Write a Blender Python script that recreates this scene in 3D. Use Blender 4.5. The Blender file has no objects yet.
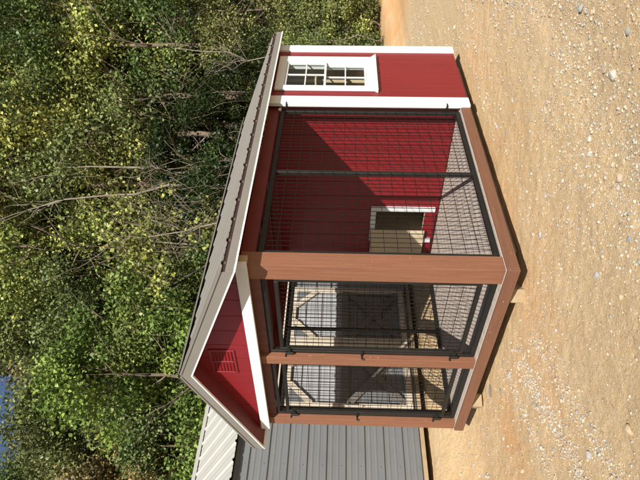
import bpy, bmesh, math, random
import numpy as np
from mathutils import Vector, Matrix
R = math.radians
rng = np.random.default_rng(7); random.seed(7)
sc = bpy.context.scene
col = sc.collection

# ------------------------------------------------------------------ camera (phone held sideways: picture rolled 90 degrees)
RT = Vector((0.71958076, 0.69414906, 0.01898973))
UPV = Vector((0.0078624, -0.03548922, 0.99933913))
FW = Vector((-0.69436425, 0.71895591, 0.03099504))
CAM = Vector((2.885, -2.709, 1.221))
cd = bpy.data.cameras.new('camera'); cam = bpy.data.objects.new('camera', cd); col.objects.link(cam)
cd.sensor_width = 36; cd.lens = 549.2 / 640 * 36; cd.clip_start = .05; cd.clip_end = 2000
X_, Y_, Z_ = -UPV, RT, -FW
M = Matrix(((X_.x, Y_.x, Z_.x, CAM.x), (X_.y, Y_.y, Z_.y, CAM.y), (X_.z, Y_.z, Z_.z, CAM.z), (0, 0, 0, 1)))
cam.matrix_world = M
sc.camera = cam
# ------------------------------------------------------------------ light
w = bpy.data.worlds.new('World'); sc.world = w; w.use_nodes = True
wn = w.node_tree.nodes; bg = wn['Background']; sky = wn.new('ShaderNodeTexSky'); sky.sky_type = 'NISHITA'
sky.sun_disc = False; sky.sun_elevation = R(30.5); SAZ = (.725, -.689)
sky.sun_rotation = math.atan2(SAZ[0], SAZ[1]); sky.air_density = 1; sky.dust_density = 1.2; sky.ozone_density = 1.4
w.node_tree.links.new(sky.outputs[0], bg.inputs[0]); bg.inputs[1].default_value = .05
sl = bpy.data.lights.new('sun', 'SUN'); sl.energy = 5.0; sl.angle = R(.55); sl.color = (1, .955, .89)
so = bpy.data.objects.new('sun', sl); col.objects.link(so)
ce = math.cos(R(30.5)); sdir = Vector((SAZ[0] * ce, SAZ[1] * ce, math.sin(R(30.5))))
so.rotation_euler = sdir.to_track_quat('Z', 'Y').to_euler()
vs = sc.view_settings; vs.view_transform = 'Standard'; vs.look = 'None'; vs.gamma = 1; vs.exposure = 0.70

# ------------------------------------------------------------------ materials
def mat(name, c, rough=.6, c2=None, scale=8, stretch=(1, 1, 1), bump=.0, bscale=60, metal=0, spec=.5, detail=5, speck=None, coords='Object'):
    m = bpy.data.materials.new(name); m.use_nodes = True; n = m.node_tree.nodes; l = m.node_tree.links
    b = n['Principled BSDF']; b.inputs['Base Color'].default_value = (*c, 1); b.inputs['Roughness'].default_value = rough
    b.inputs['Metallic'].default_value = metal; b.inputs['Specular IOR Level'].default_value = spec
    tc = n.new('ShaderNodeTexCoord'); mp = n.new('ShaderNodeMapping'); mp.inputs['Scale'].default_value = stretch
    g = n.new('ShaderNodeNewGeometry')
    l.new(g.outputs['Position'] if coords == 'World' else tc.outputs['Object'], mp.inputs[0])
    last = None
    if c2:
        t = n.new('ShaderNodeTexNoise'); t.inputs['Scale'].default_value = scale; t.inputs['Detail'].default_value = detail
        t.inputs['Roughness'].default_value = .65
        l.new(mp.outputs[0], t.inputs[0])
        r = n.new('ShaderNodeValToRGB'); r.color_ramp.elements[0].position = .36; r.color_ramp.elements[1].position = .64
        r.color_ramp.elements[0].color = (*c, 1); r.color_ramp.elements[1].color = (*c2, 1)
        l.new(t.outputs[0], r.inputs[0]); last = r.outputs[0]
        mr = n.new('ShaderNodeMapRange'); mr.inputs[3].default_value = rough - .08; mr.inputs[4].default_value = rough + .1
        l.new(t.outputs[0], mr.inputs[0]); l.new(mr.outputs[0], b.inputs['Roughness'])
    if speck:
        v = n.new('ShaderNodeTexNoise'); v.inputs['Scale'].default_value = speck[1]; v.inputs['Detail'].default_value = 2
        l.new(g.outputs['Position'], v.inputs[0])
        r2 = n.new('ShaderNodeValToRGB'); r2.color_ramp.elements[0].position = speck[2]; r2.color_ramp.elements[1].position = speck[2] + .05
        r2.color_ramp.elements[0].color = (0, 0, 0, 1)
        mx = n.new('ShaderNodeMix'); mx.data_type = 'RGBA'
        l.new(v.outputs[0], r2.inputs[0]); l.new(r2.outputs[0], mx.inputs[0])
        if last: l.new(last, mx.inputs[6])
        else: mx.inputs[6].default_value = (*c, 1)
        mx.inputs[7].default_value = (*speck[0], 1); last = mx.outputs[2]
    if last: l.new(last, b.inputs['Base Color'])
    if bump:
        t = n.new('ShaderNodeTexNoise'); t.inputs['Scale'].default_value = bscale; t.inputs['Detail'].default_value = 4
        bp = n.new('ShaderNodeBump'); bp.inputs['Strength'].default_value = bump; bp.inputs['Distance'].default_value = .01
        l.new(mp.outputs[0], t.inputs[0]); l.new(t.outputs[0], bp.inputs['Height']); l.new(bp.outputs[0], b.inputs['Normal'])
    return m
m_brown_v = mat('composite_upright', (.215, .091, .048), .62, (.17, .070, .037), 3.5, (16, 16, .7), .3, 30, coords='World', speck=((.5, .26, .17), 70, .70))
m_brown_x = mat('composite_along_front', (.165, .073, .040), .62, (.13, .057, .031), 3.5, (.7, 16, 16), .3, 30, coords='World', speck=((.62, .42, .30), 60, .70))
m_brown_y = mat('composite_along_side', (.165, .073, .040), .62, (.13, .057, .031), 3.5, (16, .7, 16), .3, 30, coords='World', speck=((.62, .42, .30), 60, .70))
m_header = mat('shaded_composite_header', (.13, .045, .03), .65, (.09, .03, .022), 3, (14, 14, .8), .15, 30, coords='World')  # composite brown darkened for the shade under the gable trim
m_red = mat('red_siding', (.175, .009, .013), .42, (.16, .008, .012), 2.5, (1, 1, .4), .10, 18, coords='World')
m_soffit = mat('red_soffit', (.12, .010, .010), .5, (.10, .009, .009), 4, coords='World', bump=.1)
m_white = mat('white_trim', (.60, .615, .62), .45, (.555, .57, .57), 3, coords='World', bump=.04, bscale=20)
m_taupe = mat('taupe_metal', (.185, .17, .148), .38, (.17, .157, .136), 2, coords='World', bump=.03, bscale=4)
m_lip = mat('bright_drip_edge', (.75, .74, .70), .4)
m_cream = mat('cream_metal_roof', (.40, .395, .355), .42, (.37, .365, .33), 2, coords='World', bump=.03, bscale=3)
m_grey = mat('grey_metal_siding', (.15, .157, .16), .42, (.135, .142, .145), 2, coords='World', bump=.04, bscale=3)
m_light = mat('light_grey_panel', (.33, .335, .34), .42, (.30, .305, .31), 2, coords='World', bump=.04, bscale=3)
m_black = mat('black_steel', (.008, .008, .007), .5, (.012, .011, .009), 10, spec=.35, coords='World')
m_wire = mat('coated_wire', (.010, .008, .007), .6, spec=.15)
m_bolt = mat('galvanised', (.5, .5, .48), .35, metal=.7)
m_deck = mat('deck_board', (.42, .36, .31), .8, (.33, .28, .24), 4, (16, 1, 16), .3, 30, coords='World', speck=((.22, .16, .11), 26, .64))
m_lumber = mat('raw_lumber', (.38, .29, .175), .7, (.28, .205, .12), 4, (1, 1, 1), .2, 30, speck=((.2, .1, .05), 6, .72))
m_creamwood = mat('cream_lumber', (.52, .46, .37), .65, (.45, .39, .30), 5, (1, 1, 1), .15, 30, coords='World', speck=((.2, .12, .07), 9, .70))
m_ply = mat('plywood', (.50, .42, .29), .75, (.43, .35, .24), 3, (1, 1, .3), .1, 20, coords='World')
m_shaded_wood = mat('shaded_cream_lumber', (.15, .135, .115), .7, (.11, .10, .085), 5, coords='World')  # cream lumber darkened: the kennel roof's shadow is put into the colour
m_stud = mat('pale_stud', (.62, .50, .34), .7, (.52, .41, .27), 4, coords='World')
m_dark = mat('gap_shade', (.03, .012, .01), .8)
def glass_mat():
    m = bpy.data.materials.new('window_glass'); m.use_nodes = True; n = m.node_tree.nodes; l = m.node_tree.links
    gl = n.new('ShaderNodeBsdfGlossy'); gl.inputs['Roughness'].default_value = .02; tr = n.new('ShaderNodeBsdfTransparent')
    tr.inputs[0].default_value = (.93, .95, .94, 1)
    fr = n.new('ShaderNodeFresnel'); fr.inputs[0].default_value = 1.5; mx = n.new('ShaderNodeMixShader')
    ma = n.new('ShaderNodeMath'); ma.operation = 'MULTIPLY_ADD'; ma.inputs[1].default_value = 1.0; ma.inputs[2].default_value = .0
    l.new(fr.outputs[0], ma.inputs[0]); gb_ = n.new('ShaderNodeNewGeometry'); sb = n.new('ShaderNodeMath'); sb.operation = 'SUBTRACT'; sb.inputs[0].default_value = 1; l.new(gb_.outputs['Backfacing'], sb.inputs[1])
    mm = n.new('ShaderNodeMath'); mm.operation = 'MULTIPLY'; l.new(ma.outputs[0], mm.inputs[0]); l.new(sb.outputs[0], mm.inputs[1]); l.new(mm.outputs[0], mx.inputs[0]); l.new(tr.outputs[0], mx.inputs[1]); l.new(gl.outputs[0], mx.inputs[2])
    l.new(mx.outputs[0], n['Material Output'].inputs[0]); return m
m_glass = glass_mat()

def stone_mat():
    m = mat('stone', (.4, .36, .3), .85, bump=.3, bscale=40); n = m.node_tree.nodes; l = m.node_tree.links
    a = n.new('ShaderNodeAttribute'); a.attribute_name = 'tone'; r = n.new('ShaderNodeValToRGB')
    oi = n.new('ShaderNodeObjectInfo'); ad = n.new('ShaderNodeMath'); ad.operation = 'ADD'
    l.new(a.outputs['Fac'], ad.inputs[0]); l.new(oi.outputs['Random'], ad.inputs[1])
    fr = n.new('ShaderNodeMath'); fr.operation = 'FRACT'; l.new(ad.outputs[0], fr.inputs[0])
    l.new(fr.outputs[0], r.inputs[0])
    cs = [(0, (.38, .285, .175)), (.3, (.43, .34, .23)), (.5, (.44, .40, .32)), (.62, (.20, .20, .19)), (.8, (.34, .325, .30)), (.92, (.46, .43, .37)), (1, (.30, .21, .125))]
    e = r.color_ramp.elements; e[0].color = (*cs[0][1], 1); e[1].color = (*cs[-1][1], 1)
    for p_, c_ in cs[1:-1]: k = e.new(p_); k.color = (*c_, 1)
    l.new(r.outputs[0], n['Principled BSDF'].inputs['Base Color']); return m
m_stone = stone_mat()

def leaf_mat():
    m = bpy.data.materials.new('leaves'); m.use_nodes = True; n = m.node_tree.nodes; l = m.node_tree.links
    n.remove(n['Principled BSDF'])
    oi = n.new('ShaderNodeObjectInfo'); a = n.new('ShaderNodeAttribute'); a.attribute_name = 'tone'
    r = n.new('ShaderNodeValToRGB'); e = r.color_ramp.elements
    e[0].color = (.22, .27, .25, 1); e[1].color = (1.7, 1.6, 1.25, 1)
    for p_, c_ in ((.35, (.55, .62, .5, 1)), (.62, (1.0, 1.02, .85, 1)), (.82, (1.5, 1.4, 1.05, 1))): k = e.new(p_); k.color = c_
    l.new(a.outputs['Fac'], r.inputs[0])
    mx = n.new('ShaderNodeMix'); mx.data_type = 'RGBA'; mx.blend_type = 'MULTIPLY'; mx.inputs[0].default_value = 1; mx.clamp_result = False
    l.new(oi.outputs['Color'], mx.inputs[6]); l.new(r.outputs[0], mx.inputs[7])
    hs = n.new('ShaderNodeHueSaturation'); mr = n.new('ShaderNodeMapRange'); mr.inputs[3].default_value = .47; mr.inputs[4].default_value = .53
    l.new(oi.outputs['Random'], mr.inputs[0]); l.new(mr.outputs[0], hs.inputs['Hue']); l.new(mx.outputs[2], hs.inputs['Color'])
    d = n.new('ShaderNodeBsdfPrincipled'); d.inputs['Roughness'].default_value = .45; d.inputs['Specular IOR Level'].default_value = .25
    t = n.new('ShaderNodeBsdfTranslucent'); ms = n.new('ShaderNodeMixShader'); ms.inputs[0].default_value = .18
    l.new(hs.outputs[0], d.inputs['Base Color']); l.new(hs.outputs[0], t.inputs[0])
    l.new(d.outputs[0], ms.inputs[1]); l.new(t.outputs[0], ms.inputs[2]); l.new(ms.outputs[0], n['Material Output'].inputs[0]); return m
m_leaf = leaf_mat()
m_bark = mat('bark', (.16, .12, .085), .9, (.09, .065, .045), 6, (1, 1, .3), .5, 20)
m_palebark = mat('pale_bark', (.21, .18, .14), .9, (.11, .09, .07), 5, (1, 1, .4), .4, 20)
m_vine = mat('dry_vine', (.22, .175, .125), .9, (.13, .10, .07), 5)
m_twig = mat('dry_twig', (.22, .15, .09), .9)

def ground_mat():
    m = bpy.data.materials.new('sandy_dirt'); m.use_nodes = True; n = m.node_tree.nodes; l = m.node_tree.links
    b = n['Principled BSDF']; b.inputs['Roughness'].default_value = .92; b.inputs['Specular IOR Level'].default_value = .2
    g = n.new('ShaderNodeNewGeometry')
    def noise(s, d=5, ro=.6, stretch=None):
        t = n.new('ShaderNodeTexNoise'); t.inputs['Scale'].default_value = s; t.inputs['Detail'].default_value = d; t.inputs['Roughness'].default_value = ro
        if stretch:
            mp = n.new('ShaderNodeMapping'); mp.inputs['Scale'].default_value = stretch; l.new(g.outputs['Position'], mp.inputs[0]); l.new(mp.outputs[0], t.inputs[0])
        else: l.new(g.outputs['Position'], t.inputs[0])
        return t.outputs[0]
    def ramp(x, a, b_, ca=(0, 0, 0, 1), cb=(1, 1, 1, 1)):
        r = n.new('ShaderNodeValToRGB'); r.color_ramp.elements[0].position = a; r.color_ramp.elements[1].position = b_
        r.color_ramp.elements[0].color = ca; r.color_ramp.elements[1].color = cb; l.new(x, r.inputs[0]); return r.outputs[0]
    def mix(f, a, b_):
        x = n.new('ShaderNodeMix'); x.data_type = 'RGBA'
        for s, v in ((0, f), (6, a), (7, b_)):
            if isinstance(v, (tuple, float)): x.inputs[s].default_value = v
            else: l.new(v, x.inputs[s])
        return x.outputs[2]
    def math_(op, a, b_=0.):
        x = n.new('ShaderNodeMath'); x.operation = op
        for s, v in ((0, a), (1, b_)):
            if isinstance(v, float): x.inputs[s].default_value = v
            else: l.new(v, x.inputs[s])
        return x.outputs[0]
    at = n.new('ShaderNodeAttribute'); at.attribute_name = 'orange'
    al = n.new('ShaderNodeAttribute'); al.attribute_name = 'litter'
    c = mix(ramp(noise(1.1, 4, .6, (1, .35, 1)), .35, .65), (.565, .385, .19, 1), (.60, .44, .25, 1))
    c = mix(ramp(noise(9, 6, .7), .42, .68), c, (.50, .36, .20, 1))
    c = mix(ramp(noise(55, 4, .7), .5, .66), c, (.64, .51, .34, 1))
    c = mix(ramp(noise(120, 3, .7), .58, .66), c, (.20, .13, .07, 1))
    of = math_('MULTIPLY', math_('MULTIPLY', at.outputs['Fac'], .75), ramp(noise(2.4, 4, .6), .3, .62))
    c = mix(of, c, (.56, .28, .11, 1))
    v = n.new('ShaderNodeTexVoronoi'); v.inputs['Scale'].default_value = 42; l.new(g.outputs['Position'], v.inputs[0])
    vm = ramp(v.outputs['Distance'], .12, .26, (1, 1, 1, 1), (0, 0, 0, 1))
    sep = n.new('ShaderNodeSeparateColor'); l.new(v.outputs['Color'], sep.inputs[0])
    vs_ = math_('MULTIPLY', vm, math_('GREATER_THAN', sep.outputs[0], .55))
    c = mix(vs_, c, mix(sep.outputs[1], (.44, .37, .27, 1), (.68, .60, .46, 1)))
    c = mix(al.outputs['Fac'], c, mix(ramp(noise(14, 5), .4, .6), (.12, .075, .035, 1), (.22, .14, .07, 1)))
    l.new(c, b.inputs['Base Color'])
    h = math_('ADD', math_('ADD', noise(48, 8, .8), math_('MULTIPLY', noise(9, 4), 1.4)), math_('MULTIPLY', vs_, .5))
    bp = n.new('ShaderNodeBump'); bp.inputs['Strength'].default_value = .75; bp.inputs['Distance'].default_value = .016
    l.new(h, bp.inputs['Height']); l.new(bp.outputs[0], b.inputs['Normal']); return m
m_ground = ground_mat()

# ------------------------------------------------------------------ helpers
def link(name, me, parent=None):
    o = bpy.data.objects.new(name, me); col.objects.link(o)
    if parent is not None: o.parent = parent
    return o
def tag(o, label=None, cat=None, group=None, kind=None):
    for k, v in (('label', label), ('category', cat), ('group', group), ('kind', kind)):
        if v: o[k] = v
    return o
def empty(name, loc, rz=0):
    o = bpy.data.objects.new(name, None); col.objects.link(o); o.location = loc; o.rotation_euler = (0, 0, rz); o.empty_display_size = .2; return o
class MB:
    def __init__(s): s.v = []; s.f = []
    def prism(s, A, B):
        k = len(s.v); n = len(A); s.v += [tuple(p) for p in A] + [tuple(p) for p in B]
        for i in range(n): j = (i + 1) % n; s.f.append((k + i, k + j, k + n + j, k + n + i))
        s.f.append(tuple(range(k + n - 1, k - 1, -1))); s.f.append(tuple(range(k + n, k + 2 * n))); return s
    def box(s, x, y, z):
        return s.prism([(x[0], y[0], z[0]), (x[1], y[0], z[0]), (x[1], y[1], z[0]), (x[0], y[1], z[0])],
                       [(x[0], y[0], z[1]), (x[1], y[0], z[1]), (x[1], y[1], z[1]), (x[0], y[1], z[1])])
    def bar(s, a, b, r, r2=None, n=4, up=None):
        a = Vector(a); b = Vector(b); d = (b - a).normalized(); u = Vector(up) if up else (Vector((0, 0, 1)) if abs(d.z) < .9 else Vector((0, 1, 0)))
        p = d.cross(u).normalized(); q = p.cross(d); r2 = r if r2 is None else r2
        of = math.pi / 4 if n == 4 else 0
        A = [a + (p * math.cos(2 * math.pi * i / n + of) + q * math.sin(2 * math.pi * i / n + of)) * r for i in range(n)]
        B = [b + (p * math.cos(2 * math.pi * i / n + of) + q * math.sin(2 * math.pi * i / n + of)) * r2 for i in range(n)]
        return s.prism(A, B)
    def tube(s, pts, rad, n=6):
        k = len(s.v); prev = None
        for i, p in enumerate(pts):
            p = Vector(p); d = (Vector(pts[min(i + 1, len(pts) - 1)]) - Vector(pts[max(i - 1, 0)])).normalized()
            u = prev if prev is not None else (Vector((1, 0, 0)) if abs(d.x) < .8 else Vector((0, 1, 0)))
            q = d.cross(u).normalized(); u = q.cross(d).normalized(); prev = u
            for j in range(n):
                an = 2 * math.pi * j / n; s.v.append(tuple(p + (u * math.cos(an) + q * math.sin(an)) * rad[i]))
        for i in range(len(pts) - 1):
            for j in range(n):
                a = k + i * n + j; b = k + i * n + (j + 1) % n; s.f.append((a, b, b + n, a + n))
        s.f.append(tuple(range(k + n - 1, k - 1, -1))); e = k + (len(pts) - 1) * n; s.f.append(tuple(range(e, e + n))); return s
    def mesh(s, name, m, bevel=0, smooth=False):
        me = bpy.data.meshes.new(name); me.from_pydata(s.v, [], s.f)
        bm = bmesh.new(); bm.from_mesh(me); bmesh.ops.recalc_face_normals(bm, faces=bm.faces)
        if bevel:
            bmesh.ops.bevel(bm, geom=list(bm.edges), offset=bevel, segments=1, affect='EDGES')
        bm.to_mesh(me); bm.free(); me.materials.append(m)
        if smooth: me.polygons.foreach_set('use_smooth', [True] * len(me.polygons))
        return me
    def build(s, name, m, parent=None, bevel=0, smooth=False): return link(name, s.mesh(name, m, bevel, smooth), parent)
def box(name, x, y, z, m, parent=None, bevel=.002): return MB().box(x, y, z).build(name, m, parent, bevel)
def sub_rects(a, b, hole):
    (a0, a1), (b0, b1) = a, b
    if hole is None: return [(a, b)]
    h0, h1, k0, k1 = hole
    if a1 <= h0 or a0 >= h1 or b1 <= k0 or b0 >= k1: return [(a, b)]
    out = []
    if a0 < h0: out.append(((a0, h0), b)); a0 = h0
    if a1 > h1: out.append(((h1, a1), b)); a1 = h1
    if b0 < k0: out.append(((a0, a1), (b0, k0)))
    if b1 > k1: out.append(((a0, a1), (k1, b1)))
    return out
def kid(o, parent): o.parent = parent; return o

# ================================================================== GROUND
W_H = np.array((-.6946, .7194)); R_H = np.array((.7194, .6946))
def at(u, v, d):   # a spot in the wood, given by its bearing from where the photographer stood and its distance
    q = CAM + (FW + RT * ((u - 240) / 549.2) - UPV * ((v - 320) / 549.2)) * d
    return q
def sd(s, d, z=0): return Vector((CAM.x + W_H[0] * d + R_H[0] * s, CAM.y + W_H[1] * d + R_H[1] * s, z))
def smooth(t): t = np.clip(t, 0, 1); return t * t * (3 - 2 * t)
_lat = rng.random((256, 256))
def vnoise(x, y):
    xi = np.floor(x).astype(int); yi = np.floor(y).astype(int); fx = x - xi; fy = y - yi; fx = fx * fx * (3 - 2 * fx); fy = fy * fy * (3 - 2 * fy)
    g = lambda i, j: _lat[i % 256, j % 256]
    return (g(xi, yi) * (1 - fx) + g(xi + 1, yi) * fx) * (1 - fy) + (g(xi, yi + 1) * (1 - fx) + g(xi + 1, yi + 1) * fx) * fy
def gh(x, y):
    x = np.asarray(x, float); y = np.asarray(y, float)
    d = (x - CAM.x) * W_H[0] + (y - CAM.y) * W_H[1]
    z = -.215 + .255 * smooth((-2.25 - x) / 1.15) + .25 * smooth((d - 15) / 8)
    n = (vnoise(x * 1.3, y * .7) - .5) * .03 + (vnoise(x * 6, y * 4) - .5) * .012 + (vnoise(x * 21, y * 21) - .5) * .007 + (vnoise(x * 45 + 9, y * 45) - .5) * .005
    # shallow tyre ruts
    rut = -.018 * np.exp(-((x - 1.25 - .1 * y) / .22) ** 2)
    return z + n * np.clip(1 - (d - 14) / 30, .3, 1) + rut
def axis(lo, hi, step, far, g=1.12):
    a = list(np.arange(lo, hi, step)); s = step; x = a[-1]
    while x < far: s *= g; x += s; a.append(x)
    s = step; x = a[0]; b = []
    while x > -far: s *= g; x -= s; b.append(x)
    return np.array(b[::-1] + a)
gx = axis(-3.8, 3.2, .022, 400); gy = axis(-3.2, 3.6, .024, 400)
GX, GY = np.meshgrid(gx, gy, indexing='ij'); GZ = gh(GX, GY)
def grid_mesh(name, GX, GY, GZ):
    nx, ny = GX.shape; co = np.stack([GX, GY, GZ], -1).reshape(-1, 3)
    i = np.arange(nx * ny).reshape(nx, ny); q = np.stack([i[:-1, :-1], i[1:, :-1], i[1:, 1:], i[:-1, 1:]], -1).reshape(-1, 4)
    return raw_mesh(name, co, q)
def raw_mesh(name, co, q):
    me = bpy.data.meshes.new(name); k = q.shape[1]
    me.vertices.add(len(co)); me.vertices.foreach_set('co', np.ascontiguousarray(co, np.float32).ravel())
    me.loops.add(q.size); me.loops.foreach_set('vertex_index', np.ascontiguousarray(q, np.int32).ravel())
    me.polygons.add(len(q)); me.polygons.foreach_set('loop_start', np.arange(0, q.size, k, dtype=np.int32)); me.polygons.foreach_set('loop_total', np.full(len(q), k, np.int32))
    me.update(calc_edges=True); return me
gme = grid_mesh('ground', GX, GY, GZ); gme.polygons.foreach_set('use_smooth', [True] * len(gme.polygons)); gme.materials.append(m_ground)
D = (GX - CAM.x) * W_H[0] + (GY - CAM.y) * W_H[1]; S = (GX - CAM.x) * R_H[0] + (GY - CAM.y) * R_H[1]
def blob(x, y, r, rr=None): return np.exp(-(((GX - x) / r) ** 2 + ((GY - y) / (rr or r)) ** 2))
org = np.clip(.9 * blob(-1.35, -.62, .22, .4) + .5 * blob(-.1, 1.2, .6, 2.2) + .35 * blob(-.9, -.35, .9, .35) + .4 * blob(-2.4, -.5, .9, .6) + .3 * blob(-.3, -.5, .5, .5) + smooth((D - 11.5) / 1.5) * smooth((S - 2.6 - .08 * D) / 1.2), 0, 1)
lit = smooth((D - 13.2 - 4.6 * smooth((S - 3) / 3.5)) / .8)
for nm, arr in (('orange', org * (1 - lit)), ('litter', lit)):
    a = gme.attributes.new(nm, 'FLOAT', 'POINT'); a.data.foreach_set('value', arr.astype(np.float32).ravel())
ground = link('ground', gme); tag(ground, kind='structure')

# ================================================================== KENNEL
W = 2.38; L1 = 2.38; L2 = 3.56; XC = -W / 2; HB = .092
K = empty('dog_kennel', (XC, 1.8, -.1)); tag(K, 'red dog kennel with brown corner posts, black wire mesh run and taupe metal gable roof', 'dog kennel')
KM = Matrix.Translation((-XC, -1.8, .1))
def kb(name, x, y, z, m, bevel=.002, parent=None): # box part of the kennel in scene coordinates
    o = box(name, x, y, z, m, parent or K, bevel); o.data.transform(KM); return o
def km(mb, name, m, bevel=0, parent=None, smooth=False):
    o = mb.build(name, m, parent or K, bevel, smooth); o.data.transform(KM); return o
# base frame and supports
kb('base_beam', (-W, 0), (0, .024), (-HB, -.003), m_brown_x)
kb('base_beam', (-.024, 0), (.0245, L1 - .145), (-HB, -.003), m_brown_y)
kb('base_beam', (-W, -W + .024), (.0245, L1), (-HB, -.003), m_brown_y)
for x in (-.25, XC, -W + .25): kb('floor_skid', (x - .045, x + .045), (.40, L2 - .06), (-.20, -HB + .0), m_lumber)
# decking
nb = 17; bw = (W - .05) / nb
for i in range(nb):
    x0 = -W + .0245 + i * bw
    kb('deck_board', (x0 + .0015, x0 + bw - .0015), (.0255, L1 - .02), (-.028, 0), m_deck, .0015)
# posts
kb('corner_post', (-.178, -.028), (.028, .168), (0.0005, 1.935), m_brown_v, .0015)
kb('front_post', (-1.302, -1.195), (.028, .135), (0.0005, 1.90), m_brown_v, .0015)
kb('front_post', (-W - .012, -W + .105), (.028, .145), (0.0005, 1.90), m_brown_v, .0015)
# headers
kb('header_beam', (-1.193, -.18), (.062, .10), (1.80, 1.94), m_header)
kb('header_beam', (-W + .107, -1.304), (.062, .10), (1.80, 1.94), m_header)
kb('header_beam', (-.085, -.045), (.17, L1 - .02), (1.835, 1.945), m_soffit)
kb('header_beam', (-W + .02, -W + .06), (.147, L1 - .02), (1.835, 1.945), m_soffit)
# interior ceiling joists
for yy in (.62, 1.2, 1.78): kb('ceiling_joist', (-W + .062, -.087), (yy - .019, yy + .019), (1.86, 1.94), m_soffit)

# wire panels
def wires_x(mb, x0, x1, y, z0, z1):  # panel in a plane y = const
    n = int(round((x1 - x0) / .0508)); mz = int(round((z1 - z0) / .1016))
    for i in range(1, n): xx = x0 + (x1 - x0) * i / n; mb.bar((xx, y, z0), (xx, y, z1), .0027)
    for i in range(1, mz): zz = z0 + (z1 - z0) * i / mz; mb.bar((x0, y - .003, zz), (x1, y - .003, zz), .0027)
def wires_y(mb, y0, y1, x, z0, z1, off):
    n = int(round((y1 - y0) / .0508)); mz = int(round((z1 - z0) / .1016))
    for i in range(1, n): yy = y0 + (y1 - y0) * i / n; mb.bar((x, yy, z0), (x, yy, z1), .0027)
    for i in range(1, mz): zz = z0 + (z1 - z0) * i / mz; mb.bar((x + off, y0, zz), (x + off, y1, zz), .0027)
def frame(parent_label, a0, a1, z0, z1, t, fixed, axis_, parent, stile='stile', rail='rail', m=m_black, deep=None):
    # a: along the panel, fixed: centre of the plane
    dp = deep or t
    h = (fixed - dp / 2, fixed + dp / 2)
    def b(nm, a, z):
        return kb(nm, a, h, z, m, .003, parent) if axis_ == 'x' else kb(nm, h, a, z, m, .003, parent)
    b(stile, (a0, a0 + t), (z0, z1)); b(stile, (a1 - t, a1), (z0, z1))
    b(rail, (a0 + t, a1 - t), (z0, z0 + t)); b(rail, (a0 + t, a1 - t), (z1 - t, z1))
def side_panel(x, y0, y1, off, zt=1.815):
    p = kb('side_panel', (x - .017, x + .017), ((y0 + y1) / 2 - .018, (y0 + y1) / 2 + .018), (.05, zt - .034), m_black, .003)
    frame('', y0, y1, .012, zt, .038, x, 'y', p)
    mb = MB(); wires_y(mb, y0 + .038, (y0 + y1) / 2 - .018, x + off, .05, zt - .038, .004); wires_y(mb, (y0 + y1) / 2 + .018, y1 - .038, x + off, .05, zt - .038, .004)
    tag(km(mb, 'wire_mesh', m_wire, parent=p), kind='stuff')
    return p
sp = side_panel(-.065, .17, 2.236, .018)
side_panel(-W + .05, .147, 2.236, -.018)
for zz in (.14, 1.76):
    kb('panel_clip', (-.08, -.008), (2.236, 2.25), (zz - .012, zz + .012), m_black, .002, sp)
    kb('panel_clip', (-.03, .028), (2.226, 2.262), (zz - .007, zz + .007), m_black, .002, sp)
mbb = MB(); mbb.bar((-.05, 2.236, 1.815), (-.05, 2.236, 1.845), .02, .012, 8); km(mbb, 'post_cap', m_lip, parent=sp)
def gate(x0, x1, y=.092):
    fr = kb('gate_frame', (x0, x0 + .034), (y - .018, y + .018), (.012, 1.795), m_black, .003)
    kb('stile', (x1 - .034, x1), (y - .018, y + .018), (.012, 1.795), m_black, .003, fr)
    kb('rail', (x0 + .034, x1 - .034), (y - .018, y + .018), (.012, .046), m_black, .003, fr)
    kb('rail', (x0 + .034, x1 - .034), (y - .018, y + .018), (1.761, 1.795), m_black, .003, fr)
    a0, a1 = x0 + .042, x1 - .042
    g = kb('gate', (a0, a0 + .032), (y - .020, y + .014), (.115, 1.70), m_black, .003)
    kb('stile', (a1 - .032, a1), (y - .020, y + .014), (.115, 1.70), m_black, .003, g)
    kb('rail', (a0 + .032, a1 - .032), (y - .020, y + .014), (.115, .147), m_black, .003, g)
    kb('rail', (a0 + .032, a1 - .032), (y - .020, y + .014), (1.668, 1.70), m_black, .003, g)
    mb = MB(); wires_x(mb, a0 + .032, a1 - .032, y + .004, .147, 1.668); tag(km(mb, 'wire_mesh', m_wire, parent=g), kind='stuff')
    for zz in (.19, 1.62):
        mb = MB(); mb.bar((x0 + .02, y - .036, zz - .035), (x0 + .02, y - .036, zz + .035), .014, n=8); mb.box((x0 + .005, x0 + .08), (y - .034, y - .0205), (zz - .012, zz + .012))
        km(mb, 'hinge', m_black, parent=g)
        mb = MB(); mb.bar((x0 - .005, y - .03, zz + .03), (x0 - .005, y - .062, zz + .03), .010, .008, 8); km(mb, 'hinge_bolt', m_black, parent=g)
    mb = MB(); mb.bar((x0 + .0, y - .03, .985), (x0 + .0, y - .065, .985), .007, n=6); mb.bar((x0 - .004, y - .065, .962), (x0 - .004, y - .065, .985), .009, .007, 6)
    mb.box((x0 + .0, x0 + .07), (y - .032, y - .0205), (.975, .995)); km(mb, 'latch', m_black, parent=g)
gate(-1.192, -.181); gate(-W + .108, -1.305)

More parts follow.
